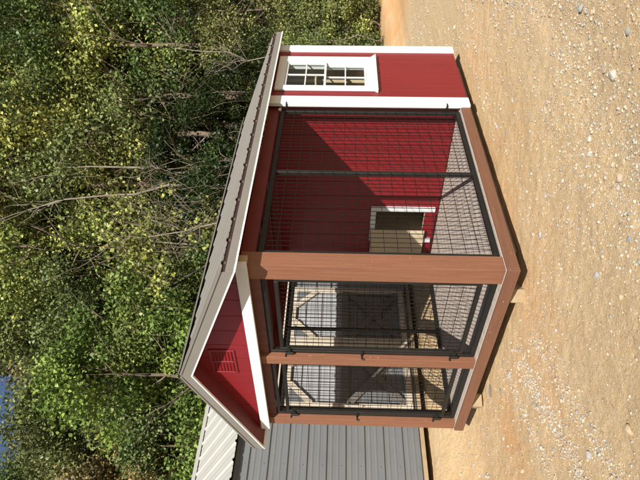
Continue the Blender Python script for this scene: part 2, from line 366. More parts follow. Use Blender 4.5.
# shed room: siding, trim
def siding(name, axis_, fixed, edges, z0, z1, outward, hole=None, m=m_red, t=.014, parent=None, ztop=None):
    for a0, a1 in zip(edges[:-1], edges[1:]):
        lo, hi = min(a0, a1), max(a0, a1)
        for (aa, zz) in sub_rects((lo + .0035, hi - .0035), (z0, z1), hole):
            mb = MB(); d = sorted((fixed, fixed - outward * t))
            if axis_ == 'y': mb.box(d, aa, zz)
            else: mb.box(aa, d, zz)
            km(mb, name, m, .0018, parent)
WIN = (2.615, 3.17, .93, 1.825)
WINH = (2.57, 3.21, .89, 1.87)
siding('siding_board', 'y', 0., [2.36, 2.52, 2.73, 2.945, 3.16, 3.375, 3.53], -.088, 1.99, 1, WINH)
def backing(nm, axis_, lohi, a, z, hole, m):
    mb = MB()
    for aa, zz in sub_rects(a, z, hole):
        if axis_ == 'y': mb.box(lohi, aa, zz)
        else: mb.box(aa, lohi, zz)
    return km(mb, nm, m)
backing('wall_sheathing', 'y', (-.024, -.0155), (2.42, 3.53), (-.06, 1.99), WINH, m_red)
backing('inner_lining', 'y', (-.075, -.0255), (2.46, 3.50), (.0, 1.95), WINH, m_ply)
DOG = (-1.95, -1.51, .15, .75)
siding('siding_board', 'x', L1, [-.02 - i * .2118 for i in range(12)], .001, 1.94, -1, DOG)
backing('wall_sheathing', 'x', (L1 + .0155, L1 + .024), (-W + .03, -.03), (.001, 1.94), DOG, m_red)
backing('inner_lining', 'x', (L1 + .0255, L1 + .075), (-W + .08, -.08), (.001, 1.95), DOG, m_ply)
for i in range(6): kb('siding_board', (-W, -W + .014), (L1 + .0035 + i * .1967, L1 + (i + 1) * .1967 - .0035), (-.088, 1.94), m_red)
kb('inner_lining', (-W + .016, -W + .07), (L1 + .08, L2 - .03), (0, 1.95), m_ply)
for i in range(11): kb('siding_board', (-W + .02 + i * .2127, -W + .02 + (i + 1) * .2127 - .007), (L2 - .014, L2), (-.088, 1.94), m_red)
kb('inner_lining', (-W + .075, -.08), (L2 - .06, L2 - .016), (0, 1.95), m_ply)
for xx in (-.35, -.75, -1.15, -1.55, -1.95): kb('wall_stud', (xx - .019, xx + .019), (L2 - .15, L2 - .061), (0.001, 1.95), m_stud)
kb('wall_shelf', (-1.9, -.25), (L2 - .30, L2 - .151), (1.50, 1.52), m_stud)
kb('room_floor', (-W + .075, -.08), (L1 + .03, L2 - .065), (-.02, -.001), m_ply)
kb('room_ceiling', (-W + .01, -.03), (L1 + .02, L2 - .02), (1.952, 1.97), m_ply)
for y0, y1 in ((2.238, 2.392), (3.442, 3.575)):
    kb('corner_trim', (-.015, .024), (y0, y1), (-.094, 1.955), m_white, .003)
kb('corner_trim', (-.06, -.0155), (2.30, 2.3785), (.002, 1.94), m_white, .003)
# window
wf = kb('window', (.001, .026), (2.53, 2.6145), (.83, 1.915), m_white, .004)
kb('window_frame', (.001, .026), (3.1705, 3.285), (.83, 1.915), m_white, .004, wf)
kb('window_frame', (.001, .026), (2.615, 3.17), (1.825, 1.915), m_white, .004, wf)
mb = MB(); mb.prism([(.0275, 2.605, .93), (.0275, 3.21, .93), (.05, 3.315, .82), (.05, 2.50, .82)], [(.001, 2.605, .931), (.001, 3.21, .931), (.001, 3.315, .821), (.001, 2.50, .821)])
km(mb, 'window_sill', m_white, .002, wf)
for a_, z_ in (((2.571, 2.6145), (.891, 1.869)), ((3.1705, 3.209), (.891, 1.869)), ((2.615, 3.17), (.891, .9295)), ((2.615, 3.17), (1.8255, 1.869))): kb('window_jamb', (-.075, .0005), a_, z_, m_white, 0, wf)
wy0, wy1, wz0, wz1 = 2.616, 3.169, .932, 1.822; wzm = 1.375
def sash(x, z0, z1, t=.022):
    mb = MB(); h = (x - .012, x + .012)
    mb.box(h, (wy0, wy0 + t), (z0, z1)); mb.box(h, (wy1 - t, wy1), (z0, z1)); mb.box(h, (wy0 + t, wy1 - t), (z0, z0 + t)); mb.box(h, (wy0 + t, wy1 - t), (z1 - t, z1))
    km(mb, 'sash', m_white, .0, wf)
    ym = (wy0 + wy1) / 2; zm = (z0 + z1) / 2
    mb = MB(); mb.box((x - .008, x + .008), (ym - .006, ym + .006), (z0 + t, z1 - t)); mb.box((x - .0075, x + .0075), (wy0 + t, ym - .006), (zm - .006, zm + .006)); mb.box((x - .0075, x + .0075), (ym + .006, wy1 - t), (zm - .006, zm + .006))
    km(mb, 'glazing_bar', m_white, 0, wf)
    for a in ((wy0 + t, ym - .006), (ym + .006, wy1 - t)):
        for b in ((z0 + t, zm - .006), (zm + .006, z1 - t)):
            kb('pane', (x - .0015, x + .0015), a, b, m_glass, 0, wf)
sash(-.004, wzm, wz1); sash(-.032, wz0, wzm + .02)
# dog door in the partition wall
dd = kb('door_trim', (-2.0, -1.44), (L1 - .024, L1 - .001), (.752, .815), m_white, .003)
kb('door_trim', (-1.508, -1.44), (L1 - .024, L1 - .001), (.04, .7515), m_white, .003)
kb('door_trim', (-2.015, -1.952), (L1 - .024, L1 - .001), (.04, .7515), m_white, .003)
kb('dog_door', (-2.24, -1.79), (L1 - .062, L1 - .042), (.135, .80), m_ply, .003)
kb('door_track', (-2.28, -1.52), (L1 - .04, L1 - .0255), (.02, .03), m_black, .002, None)
# gable
Zl = lambda x: 2.43 - .392 * abs(x - XC)
ge = [0.0]
while ge[-1] > -W + .1: ge.append(ge[-1] - .198)
ge[-1] = -W
for a, b in zip(ge[:-1], ge[1:]):
    x1, x0 = a - .003, b + .003
    xs = [x0, x1] if not (x0 < XC < x1) else [x0, XC, x1]
    P = [(x0, 1.93)] + [(x1, 1.93)] + [(x, Zl(x) + .03) for x in reversed(xs)]
    if min(q[1] for q in P[2:]) < 1.935: P = [(x, max(z, 1.9305)) for x, z in P]
    km(MB().prism([(x, 0.0, z) for x, z in P], [(x, .014, z) for x, z in P]), 'gable_board', m_red)
km(MB().prism([(-W, .0155, 1.93), (0, .0155, 1.93), (XC, .0155, Zl(XC) + .02)], [(-W, .022, 1.93), (0, .022, 1.93), (XC, .022, Zl(XC) + .02)]), 'gable_backing', m_red)
kb('gable_trim', (-W - .025, .045), (-.028, -.0015), (1.868, 1.957), m_white, .003)
kb('trim_return', (-W - .025, -W - .0), (-.001, .05), (1.868, 1.957), m_white, .003)
kb('trim_return', (.008, .045), (-.001, .06), (1.868, 1.945), m_lumber, .003)
# louvred vent
vx0, vx1, vz0, vz1 = -1.41, -1.06, 2.085, 2.315
vt = kb('gable_vent', (vx0, vx1), (-.012, -.001), (vz0, vz0 + .022), m_red, .002)
kb('vent_frame', (vx0, vx1), (-.012, -.001), (vz1 - .022, vz1), m_red, .002, vt)
for x in (vx0, (vx0 + vx1) / 2 - .011, vx1 - .022): kb('vent_frame', (x, x + .022), (-.012, -.001), (vz0 + .0225, vz1 - .0225), m_red, .002, vt)
for xa, xb in ((vx0 + .023, (vx0 + vx1) / 2 - .012), ((vx0 + vx1) / 2 + .012, vx1 - .023)):
    for i in range(6):
        z = vz0 + .03 + i * .029
        km(MB().prism([(xa, -.002, z + .02), (xa, -.009, z), (xa, -.011, z + .003), (xa, -.004, z + .024)], [(xb, -.002, z + .02), (xb, -.009, z), (xb, -.011, z + .003), (xb, -.004, z + .024)]), 'louvre', m_red, 0, vt)

# roof
OV = .13; YF = -.188; YB = 3.70
def slab(s, a0, a1, y0, y1, z0, z1):   # along the slope of side s, a = distance from the ridge line in x, heights above the lip line
    P = []
    for y in (y0, y1):
        P.append([(XC + s * a0, y, Zl(XC + s * a0) + z0), (XC + s * a1, y, Zl(XC + s * a1) + z0), (XC + s * a1, y, Zl(XC + s * a1) + z1), (XC + s * a0, y, Zl(XC + s * a0) + z1)])
    return MB().prism(*P)
A = W / 2 + OV
def ribbed(parent, name, m, c0, c1, y0, y1, lift, pitch=.2286, rh=.019, tf=None, t=.003, origin=0., minor=2):
    """sheet running from eave point c0 to ridge point c1 (x,z), ribs up the slope"""
    pts = []
    k0 = math.ceil((y0 - origin) / pitch - .5) - 1; k1 = math.floor((y1 - origin) / pitch + .5) + 1
    prof = [(y0, 0)]
    for k in range(k0, k1 + 1):
        c = origin + k * pitch
        for dy, h in ((-.026, 0), (-.010, rh), (.010, rh), (.026, 0)): prof.append((c + dy, h))
        for j in range(1, minor + 1):
            mc = c + pitch * j / (minor + 1)
            for dy, h in ((-.012, 0), (-.004, .0035), (.004, .0035), (.012, 0)): prof.append((mc + dy, h))
    prof.append((y1, 0)); prof = [q for q in prof if y0 <= q[0] <= y1]
    nx = Vector((c1[0] - c0[0], 0, c1[1] - c0[1])).normalized(); nn = Vector((-nx.z, 0, nx.x)); nn = nn if nn.z > 0 else -nn
    mb = MB()
    for (ya, ha), (yb, hb) in zip(prof[:-1], prof[1:]):
        if yb - ya < 1e-5: continue
        q = [(ya, ha + lift), (yb, hb + lift), (yb, hb + lift - t), (ya, ha + lift - t)]
        k = len(mb.v)
        for c in (c0, c1):
            for y, h in q: mb.v.append((c[0] + nn.x * h, y, c[1] + nn.z * h))
        mb.f += [(k, k + 1, k + 5, k + 4), (k + 3, k + 7, k + 6, k + 2), (k, k + 3, k + 2, k + 1), (k + 4, k + 5, k + 6, k + 7)]
    return mb
for s in (1, -1):
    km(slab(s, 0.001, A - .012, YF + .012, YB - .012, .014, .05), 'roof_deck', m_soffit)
    km(slab(s, A - .0115, A, YF, YB, .013, .070), 'eave_fascia', m_taupe)
    km(slab(s, A - .018, A + .006, YF, YB, 0, .0125), 'drip_edge', m_lip)
    for (ya, yb) in ((YF, YF + .0115), (YB - .0115, YB)):
        f = km(slab(s, 0.001, A - .012, ya, yb, .013, .098), 'rake_trim', m_taupe)
        km(slab(s, 0.001, A - .0185, ya - .004, yb + .004, 0, .0125), 'drip_edge', m_lip, parent=f)
    e = (XC + s * (A - .004), Zl(XC + s * (A - .004)) + .100); r = (XC + s * .012, Zl(XC + s * .012) + .100)
    n = 4; y0, y1 = YF - .006, YB + .006
    pw = .9144
    yb = y0
    while yb < y1 - .01:
        ye = min(yb + pw, y1)
        km(ribbed(K, '', m_taupe, e, r, yb + .0005, ye - .0005, 0, origin=YF + .09, rh=.012), 'roof_panel', m_taupe); yb = ye
    km(slab(s, A - .04, A - .013, YF + .02, YB - .02, .052, .096), 'gap_shade_strip', m_dark)  # near-black strip paints the shade in the gap under the roof sheet
    # rake cover folded onto the roof
    km(slab(s, 0.02, A - .002, YF - .008, YF + .035, .0985, .117), 'rake_cover', m_taupe)
    mb = MB(); yy = YF + .09
    while yy < YB:
        z = Zl(XC + s * A) + .012; mb.bar((XC + s * (A + .001), yy, z), (XC + s * (A + .009), yy, z), .006, .004, 6)
        z = Zl(XC + s * A) + .082; mb.bar((XC + s * (A - .012), yy, z), (XC + s * (A + .003), yy, z), .005, .004, 6); yy += .2286
    tag(km(mb, 'fascia_screw', m_taupe), kind='stuff')
zr = Zl(XC) + .128
km(MB().prism([(XC - .15, YF - .01, zr - .059 + .0), (XC, YF - .01, zr), (XC + .15, YF - .01, zr - .059), (XC + .15, YF - .01, zr - .056), (XC, YF - .01, zr + .004), (XC - .15, YF - .01, zr - .056)],
              [(XC - .15, YB + .01, zr - .059 + .0), (XC, YB + .01, zr), (XC + .15, YB + .01, zr - .059), (XC + .15, YB + .01, zr - .056), (XC, YB + .01, zr + .004), (XC - .15, YB + .01, zr - .056)]), 'ridge_cap', m_taupe)
# blocks the kennel stands on
def block(name, label, x, y, z, rz, size, m, tilt=0):
    o = box(name, (-size[0] / 2, size[0] / 2), (-size[1] / 2, size[1] / 2), (-size[2] / 2, size[2] / 2), m, None, .004)
    o.location = (x, y, z); o.rotation_euler = (tilt, 0, rz); tag(o, label, 'wood block'); return o
block('wood_block', 'short brown lumber offcut wedged under the front beam near the corner post', -.37, .11, -.155, .5, (.11, .13, .112), m_lumber, .0)
block('wood_block', 'pale lumber offcut wedged under the front beam near the left post', -1.95, .09, -.15, -.35, (.11, .12, .104), m_lumber, .0)

# ================================================================== GREY METAL SHED
SX = -3.5; SY0, SY1 = -2.6, 3.9; SB, ST = .165, 2.33
G = empty('metal_shed', (-5.2, .7, .05)); tag(G, 'grey metal sided shed with cream ribbed roof beside the red kennel', 'shed')
GM = Matrix.Translation((5.2, -.7, -.05))
def gm(mb, name, m, bevel=0, parent=None): o = mb.build(name, m, parent or G, bevel); o.data.transform(GM); return o
def gb(name, x, y, z, m, bevel=.003, parent=None): return gm(MB().box(x, y, z), name, m, bevel, parent)
def hsheet(x, y0, y1, z0, z1, out=1, origin=.17, pitch=.2286):   # horizontal ribs
    prof = [(z0, 0)]; c = origin
    while c < z1 + .1:
        for dz, h in ((-.028, 0), (-.012, .019), (.010, .019), (.016, 0)): prof.append((c + dz, h))
        for j in (1, 2):
            mc = c + pitch * j / 3
            for dz, h in ((-.016, 0), (-.006, .004), (.006, .004), (.016, 0)): prof.append((mc + dz, h))
        c += pitch
    prof.append((z1, 0)); prof = [q for q in prof if z0 <= q[0] <= z1]
    mb = MB(); t = .003
    for (za, ha), (zb, hb) in zip(prof[:-1], prof[1:]):
        if zb - za < 1e-5: continue
        k = len(mb.v)
        for y in (y0, y1):
            for z, h in ((za, ha), (zb, hb), (zb, hb - t), (za, ha - t)): mb.v.append((x + out * h, y, z))
        mb.f += [(k, k + 1, k + 5, k + 4), (k + 3, k + 7, k + 6, k + 2), (k, k + 3, k + 2, k + 1), (k + 4, k + 5, k + 6, k + 7)]
    return mb
# wall panels round the door opening (y .85 to 2.9)
DY0, DY1, DZ0, DZ1 = .80, 2.82, .215, 1.86
for a, b in ((SY0, -.9), (-.9, .795), (2.825, SY1)): gm(hsheet(SX, a, b, SB, ST), 'wall_panel', m_grey)
gm(hsheet(SX, .797, 2.823, DZ1 + .02, ST), 'wall_panel', m_grey)
gm(hsheet(SX, .797, 2.823, SB, DZ0 - .02), 'wall_panel', m_grey)
mb = MB()
for zz in [.17 + .2286 * i + .035 for i in range(10)]:
    yy = SY0 + .25
    while yy < SY1:
        if not (.7 < yy < 3.0): mb.bar((SX + .001, yy, zz), (SX + .007, yy, zz), .008, .006, 6)
        yy += .61
tag(gm(mb, 'panel_screw', m_grey), kind='stuff')
gb('inner_frame', (SX - .08, SX - .01), (SY0 + .02, SY1 - .02), (SB + .02, SB + .1), m_lumber)
gb('sill_beam', (SX - .09, SX + .012), (SY0, SY1), (.112, SB - .003), m_lumber)
gb('skid', (SX - .5, SX - .38), (SY0 + .1, SY1 - .1), (.0, .110), m_lumber)
gb('floor', (-6.85, SX - .095), (SY0 + .03, SY1 - .03), (.11, .16), m_lumber)
# doors
gb('door_header', (SX + .024, SX + .055), (.70, 3.0), (1.895, 1.985), m_creamwood)
gb('door_track', (SX + .022, SX + .06), (.70, 3.0), (1.865, 1.893), m_black)
def leaf_door(y0, y1):
    p = gm(hsheet(SX - .012, y0 + .01, y1 - .01, DZ0 + .01, 1.074, 1, .30), 'door', m_grey)  # lower panel darker than the upper: shadow put into its colour
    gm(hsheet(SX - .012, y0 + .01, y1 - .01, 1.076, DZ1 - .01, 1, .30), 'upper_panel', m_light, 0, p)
    x = (SX + .010, SX + .038); t = .085; zm = 1.075
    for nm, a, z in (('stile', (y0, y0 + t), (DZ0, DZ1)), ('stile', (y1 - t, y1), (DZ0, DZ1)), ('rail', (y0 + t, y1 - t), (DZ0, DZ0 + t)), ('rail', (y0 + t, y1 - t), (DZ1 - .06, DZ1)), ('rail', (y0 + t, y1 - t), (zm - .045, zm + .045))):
        gb(nm, x, a, z, m_shaded_wood if z[0] > 1 and z[1] < 1.3 else m_creamwood, .003, p)
    xb = (x[0] + .0, x[1] - .006)
    def diag(nm, a, b, wd, xx):
        a = Vector((0, *a)); b = Vector((0, *b)); d = (b - a).normalized(); n_ = Vector((0, -d.z, d.y)) * wd / 2
        q = [a - n_, a + n_, b + n_, b - n_]
        gm(MB().prism([(xx[0], v.y, v.z) for v in q], [(xx[1], v.y, v.z) for v in q]), nm, m_shaded_wood if nm == 'cross_brace' else m_creamwood, 0, p)
    i0, i1, zt = y0 + t, y1 - t, DZ1 - .06
    c = .27
    gm(MB().prism([(xb[0], i0, zt - c), (xb[0], i0, zt), (xb[0], i0 + c, zt)], [(xb[1], i0, zt - c), (xb[1], i0, zt), (xb[1], i0 + c, zt)]), 'corner_brace', m_grey, 0, p)
    gm(MB().prism([(xb[0], i1, zt - c), (xb[0], i1, zt), (xb[0], i1 - c, zt)], [(xb[1], i1, zt - c), (xb[1], i1, zt), (xb[1], i1 - c, zt)]), 'corner_brace', m_grey, 0, p)
    diag('corner_brace', (i0 - .01, zt - c - .01), (i0 + c + .01, zt + .01), .075, (xb[0] + .002, xb[1] + .004))
    diag('corner_brace', (i1 + .01, zt - c - .01), (i1 - c - .01, zt + .01), .075, (xb[0] + .002, xb[1] + .004))
    zb, zt2 = DZ0 + t, zm - .045
    diag('cross_brace', (i0 + .02, zb + .02), (i1 - .02, zt2 - .02), .085, xb)
    diag('cross_brace', (i0 + .02, zt2 - .02), (i1 - .02, zb + .02), .085, (xb[0], xb[1] + .005))
    ym = (y0 + .045)
    mb = MB(); mb.bar((SX + .039, ym, 1.05), (SX + .07, ym, 1.05), .008, n=6); mb.bar((SX + .07, ym, 1.11), (SX + .07, ym, .93), .009, n=6); gm(mb, 'door_handle', m_bolt, 0, p)
leaf_door(DY0, 1.805); leaf_door(1.815, DY1)
# roof, gable ends
EX, EZ = SX + .11, 2.375; RX, RZ = -5.1, 3.225
sl_ = (RZ - EZ) / (RX - EX)
FX = 2 * RX - EX
yb = SY0 - .12
while yb < SY1 + .1:
    ye = min(yb + .9144, SY1 + .12)
    for e in ((EX, EZ), (FX, EZ)):
        gm(ribbed(G, '', m_cream, e, (RX + (.01 if e[0] > RX else -.01), RZ), yb + .0005, ye - .0005, 0, origin=.08), 'roof_panel', m_cream)
    yb = ye
Y0, Y1 = SY0 - .13, SY1 + .13
gm(MB().prism([(RX - .17, Y0, RZ - .06), (RX, Y0, RZ + .03), (RX + .17, Y0, RZ - .06), (RX + .17, Y0, RZ - .056), (RX, Y0, RZ + .035), (RX - .17, Y0, RZ - .056)],
              [(RX - .17, Y1, RZ - .06), (RX, Y1, RZ + .03), (RX + .17, Y1, RZ - .06), (RX + .17, Y1, RZ - .056), (RX, Y1, RZ + .035), (RX - .17, Y1, RZ - .056)]), 'ridge_cap', m_cream)
gb('eave_board', (SX - .04, SX - .004), (SY0, SY1), (ST + .001, ST + .05), m_grey)
for yy in (SY0, SY1 - .02):
    gm(MB().prism([(FX + .11, yy, SB), (SX - .002, yy, SB), (SX - .002, yy, ST - .01), (RX, yy, RZ - .09), (FX + .11, yy, ST - .01)],
                  [(FX + .11, yy + .02, SB), (SX - .002, yy + .02, SB), (SX - .002, yy + .02, ST - .01), (RX, yy + .02, RZ - .09), (FX + .11, yy + .02, ST - .01)]), 'gable_wall', m_grey)
gb('rear_wall', (FX + .08, FX + .11), (SY0 + .021, SY1 - .021), (SB, ST - .01), m_grey)

# ================================================================== TREES
def leaf_cloud(name, centres, radii, n, size, seed, flat=.75, shell=.55):
    g = np.random.default_rng(seed); ncl = len(centres)
    wts = np.array(radii) ** 2; idx = g.choice(ncl, n, p=wts / wts.sum())
    c = np.array(centres)[idx]; r = np.array(radii)[idx]
    d = g.normal(size=(n, 3)); d /= np.linalg.norm(d, axis=1)[:, None]
    rr = shell + (1 - shell) * g.random(n) ** .6; rr = np.where(g.random(n) < .22, rr * g.random(n), rr)
    rr *= 1 + .28 * g.normal(size=n)
    p = c + d * (r * rr)[:, None] * np.array((1, 1, flat))
    nrm = d * .55 + g.normal(size=(n, 3)) * .6 + np.array((0, 0, .5)); nrm /= np.linalg.norm(nrm, axis=1)[:, None]
    t = g.normal(size=(n, 3)); t -= (t * nrm).sum(1)[:, None] * nrm; t /= np.linalg.norm(t, axis=1)[:, None]; b = np.cross(nrm, t)
    L = size * (.6 + .8 * g.random(n))[:, None] * .5; Wd = L * (.55 + .35 * g.random(n))[:, None]
    bend = nrm * L * .35
    co = np.stack([p - t * L, p - b * Wd + bend, p + t * L, p + b * Wd + bend], 1).reshape(-1, 3)
    me = raw_mesh(name, co, np.arange(4 * n).reshape(n, 4)); me.materials.append(m_leaf)
    cl_t = g.random(ncl); tone = np.clip(.45 * cl_t[idx] + .55 * g.random(n), 0, 1)
    a = me.attributes.new('tone', 'FLOAT', 'FACE'); a.data.foreach_set('value', tone.astype(np.float32)); return me
def limb(mb, p, d, L, r, depth, tips, gnd, n=6, wob=.25):
    pts = [p.copy()]; rad = [r]; q = p.copy(); dd = d.copy(); k = 5
    for i in range(k):
        dd = (dd + Vector([gnd.gauss(0, wob) for _ in range(3)]) * .45 + Vector((0, 0, .06))).normalized(); q = q + dd * L / k
        pts.append(q.copy()); rad.append(r * (1 - .8 * (i + 1) / k) + .003)
    mb.tube(pts, rad, n)
    if depth > 0:
        for i in (2, 3, 4, 5):
            for _ in range(2 if depth > 1 else 1):
                a = Vector([gnd.gauss(0, 1) for _ in range(3)]); a = (a - a.project(dd)).normalized()
                limb(mb, pts[i], (dd * .6 + a * .8 + Vector((0, 0, .15))).normalized(), L * .55, rad[i] * .6 + .003, depth - 1, tips, gnd, max(3, n - 2), wob)
    tips.append(q.copy())
def tree_proto(seed, H, z0, rad, tr, nleaf, size, lean=0, clump=.55, nmax=90, bark=None, flat=.75):
    g = random.Random(seed); mb = MB(); tips = []
    pts = []; rr = []; k = 9; x = y = 0
    for i in range(k + 1):
        t = i / k; x += g.gauss(0, .06) + lean * .1; y += g.gauss(0, .06); pts.append(Vector((x, y, -.1 + t * H * .93))); rr.append(tr * (1 - .88 * t) + .006 + (tr * .35 if i == 0 else 0))
    mb.tube(pts, rr, 8)
    nl = int(9 + H)
    for i in range(nl):
        t = (z0 + (H * .9 - z0) * (i + .4) / nl) / (H * .93); f = t * k; a = int(min(f, k - 1)); p = pts[a].lerp(pts[a + 1], min(1, f - a))
        an = i * 2.4 + g.random(); prof = math.sin(math.pi * min(.97, .12 + .85 * (i + .5) / nl)) ** .6
        d = Vector((math.cos(an), math.sin(an), .45 + g.random() * .4)).normalized()
        limb(mb, p, d, rad * prof * (.7 + .4 * g.random()), tr * .35 * (1 - t * .6), 1, tips, g, 5)
    tips.append(pts[-1] + Vector((0, 0, .2)))
    g.shuffle(tips); tips = tips[:nmax]
    tr_me = mb.mesh('trunk', bark or m_bark, smooth=True)
    cr = leaf_cloud('crown', [tuple(t) for t in tips], [clump * (.55 + .8 * g.random()) for _ in tips], nleaf, size, seed + 100, flat)
    return tr_me, cr
def put_tree(proto, name, label, cat, group, s, d, color, scale=1, rz=None, zs=1):
    p = sd(s, d); z = float(gh(p.x, p.y)); o = empty(name, (p.x, p.y, z - .03), rz if rz is not None else random.random() * 6.28)
    o.scale = (scale, scale, scale * zs); tag(o, label, cat, group)
    t = link('trunk', proto[0], o); c = link('crown', proto[1], o)
    t.color = (1, 1, 1, 1); c.color = (*color, 1); return o
P_big = [tree_proto(11, 11.5, 1.6, 2.9, .16, 36000, .092, clump=.7, nmax=58), tree_proto(12, 13.5, 2.6, 2.7, .18, 36000, .095, clump=.7, nmax=58), tree_proto(13, 10, 1.0, 2.7, .13, 28000, .088, clump=.7, nmax=58)]
P_high = [tree_proto(14, 13.5, 5.4, 2.7, .15, 26000, .095, clump=.7, nmax=58), tree_proto(15, 12.5, 4.8, 2.4, .12, 22000, .09, clump=.6, nmax=55)]
P_mid = [tree_proto(21, 7.2, .9, 1.9, .085, 20000, .082, clump=.5, nmax=45), tree_proto(22, 6.2, .5, 1.8, .07, 19000, .078, clump=.5, nmax=45), tree_proto(24, 8.2, 1.4, 1.7, .085, 19000, .088, clump=.5, nmax=45)]
P_shrub = [tree_proto(31, 2.3, .1, 1.1, .03, 9000, .062, clump=.3, nmax=60), tree_proto(32, 3.0, .1, 1.2, .035, 10000, .068, clump=.32, nmax=60), tree_proto(33, 1.6, .05, .9, .02, 6000, .055, clump=.26, nmax=50)]
P_sparse = [tree_proto(41, 6.5, 2.0, 1.7, .06, 2600, .10, clump=.4, nmax=50, bark=m_palebark), tree_proto(42, 9.5, 3.5, 2.2, .10, 5000, .11, clump=.5, nmax=60, bark=m_palebark)]
GRN = (.115, .152, .055); YGR = (.26, .30, .10); OLV = (.15, .182, .075); SHD = (.032, .047, .015); YEL = (.34, .32, .07); RST = (.27, .19, .11); LIM = (.165, .24, .065)  # the darkest green carries the shade inside the wood in its colour
k = 0
# (s, d) measured from the photographer: s sideways, d away; front row first
front = [(-6.0, 15.6, 'm', 0, OLV, 1.05), (-4.9, 14.9, 'm', 1, GRN, .9), (-3.5, 14.4, 'm', 2, LIM, 1.12), (-2.5, 15.4, 'm', 0, LIM, 1.05), (-1.1, 15.2, 'm', 0, GRN, .9), (-.3, 14.4, 'p', 0, YGR, 1.1), (.9, 14.9, 'm', 1, SHD, .9),
         (2.4, 15.3, 'm', 2, SHD, .85), (4.3, 16.2, 'm', 0, SHD, .8), (5.7, 17.4, 'm', 0, OLV, .8), (7.4, 18.2, 'm', 1, OLV, 1.0), (-7.6, 16.4, 'm', 2, RST, 1.15), (.3, 15.6, 'm', 0, SHD, .8), (1.8, 15.9, 'm', 0, GRN, .75)]
second = [(-5.6, 17.6, 'm', 2, OLV, 1.25), (-3.7, 17.4, 'b', 2, GRN, .9), (-1.9, 17.5, 'b', 0, OLV, .85), (-.2, 17.2, 'h', 1, YGR, .95), (1.5, 17.0, 'h', 0, YGR, .95), (3.1, 17.4, 'h', 1, OLV, 1.0), (4.9, 18.6, 'h', 0, YGR, .95), (6.4, 18.8, 'h', 1, GRN, .95), (8.0, 20.0, 'h', 0, YGR, 1.0), (9.9, 20.5, 'b', 2, GRN, 1.0), (-8.3, 19.0, 'm', 0, OLV, 1.3), (-7.3, 18.4, 'h', 1, OLV, .85), (-9.4, 21.0, 'h', 0, OLV, .95)]
third = [(-7.0, 21.0, 'p', 1, RST, 1.15), (-4.8, 20.5, 'b', 0, OLV, .95), (-2.6, 20.6, 'b', 1, GRN, .9), (-.7, 20.8, 'h', 0, OLV, 1.1), (1.0, 20.6, 'h', 1, YGR, 1.15), (2.6, 21.0, 'h', 0, GRN, 1.1), (4.3, 21.2, 'h', 1, YGR, 1.2), (6.6, 22.8, 'h', 0, OLV, 1.15), (9.3, 23.5, 'b', 0, GRN, 1.15), (-9.8, 22, 'p', 1, RST, 1.25), (-11.5, 24, 'b', 2, OLV, .95),
         (-8.6, 23.4, 'b', 0, OLV, .95), (-5.8, 25, 'b', 1, RST, .92), (-3.0, 24.5, 'b', 2, GRN, 1.1), (0, 25, 'b', 0, SHD, 1.2), (3.0, 25, 'h', 1, GRN, 1.25), (6, 26, 'b', 2, OLV, 1.3), (9, 27.5, 'b', 0, YGR, 1.3), (12, 27, 'b', 1, OLV, 1.2)]
LAB = {GRN: 'mid green', YGR: 'yellow-green', OLV: 'olive', SHD: 'shade-darkened green', YEL: 'yellowing', RST: 'rust-red', LIM: 'bright lime'}
def lab(kind, c, s, row):
    side = 'behind the metal shed' if s < -3.4 else 'above the kennel roof' if s < 1.2 else 'past the kennel far end' if s < 5 else 'beyond the dirt clearing'
    rowt = {0: 'edging the wood', 1: 'inside the wood', 2: 'deep in wood'}[row]
    size = {'m': 'small tree', 'b': 'tall tree', 'p': 'thin sparse tree', 'h': 'high-crowned tree'}[kind]
    return f'{LAB[c]} {size} {rowt} {side}'
PK = {'m': P_mid, 'b': P_big, 'p': P_sparse, 'h': P_high}
for row, lst in enumerate((front, second, third)):
    for (s, d, kd, v, c, scl) in lst:
        scl *= (1.0, 1.12, 1.3)[row] if s > -2.9 else (1.0, 1.12, 1.22)[row]
        L = lab(kd, c, s, row)
        put_tree(PK[kd][v], 'sparse_tree' if kd == 'p' else 'broadleaf_tree', L, 'tree', 'trees of the wood behind the kennel', s, d, c, scl)
shr = [(-7.2, 14.6, 0, OLV), (-6.1, 14.0, 1, GRN), (-4.9, 13.7, 2, YGR), (-3.9, 13.7, 0, GRN), (-2.8, 13.6, 1, SHD), (-1.8, 13.3, 0, OLV), (-.9, 13.2, 2, SHD), (.0, 13.4, 1, SHD), (.8, 13.3, 0, SHD), (1.6, 13.6, 1, SHD), (2.4, 13.6, 0, SHD), (3.2, 14.2, 1, SHD), (4.0, 14.6, 0, GRN), (4.7, 15.4, 1, YGR), (5.5, 15.9, 0, OLV), (6.3, 16.3, 2, YGR), (7.0, 16.6, 1, OLV), (7.9, 17.0, 0, GRN), (8.9, 17.4, 1, OLV), (3.7, 13.9, 2, SHD), (5.1, 15.2, 2, GRN)]
for s, d, v, c in shr:
    side = 'behind the metal shed' if s < -3 else 'behind the kennel roof' if s < 1.5 else 'past the far corner of the kennel' if s < 5 else 'on the edge of the dirt clearing'
    put_tree(P_shrub[v], 'shrub', f'{LAB[c]} {"low spreading" if v == 2 else "rounded" if v == 0 else "upright"} shrub {side}', 'shrub', 'shrubs along the edge of the wood', s, d, c, 1.0)
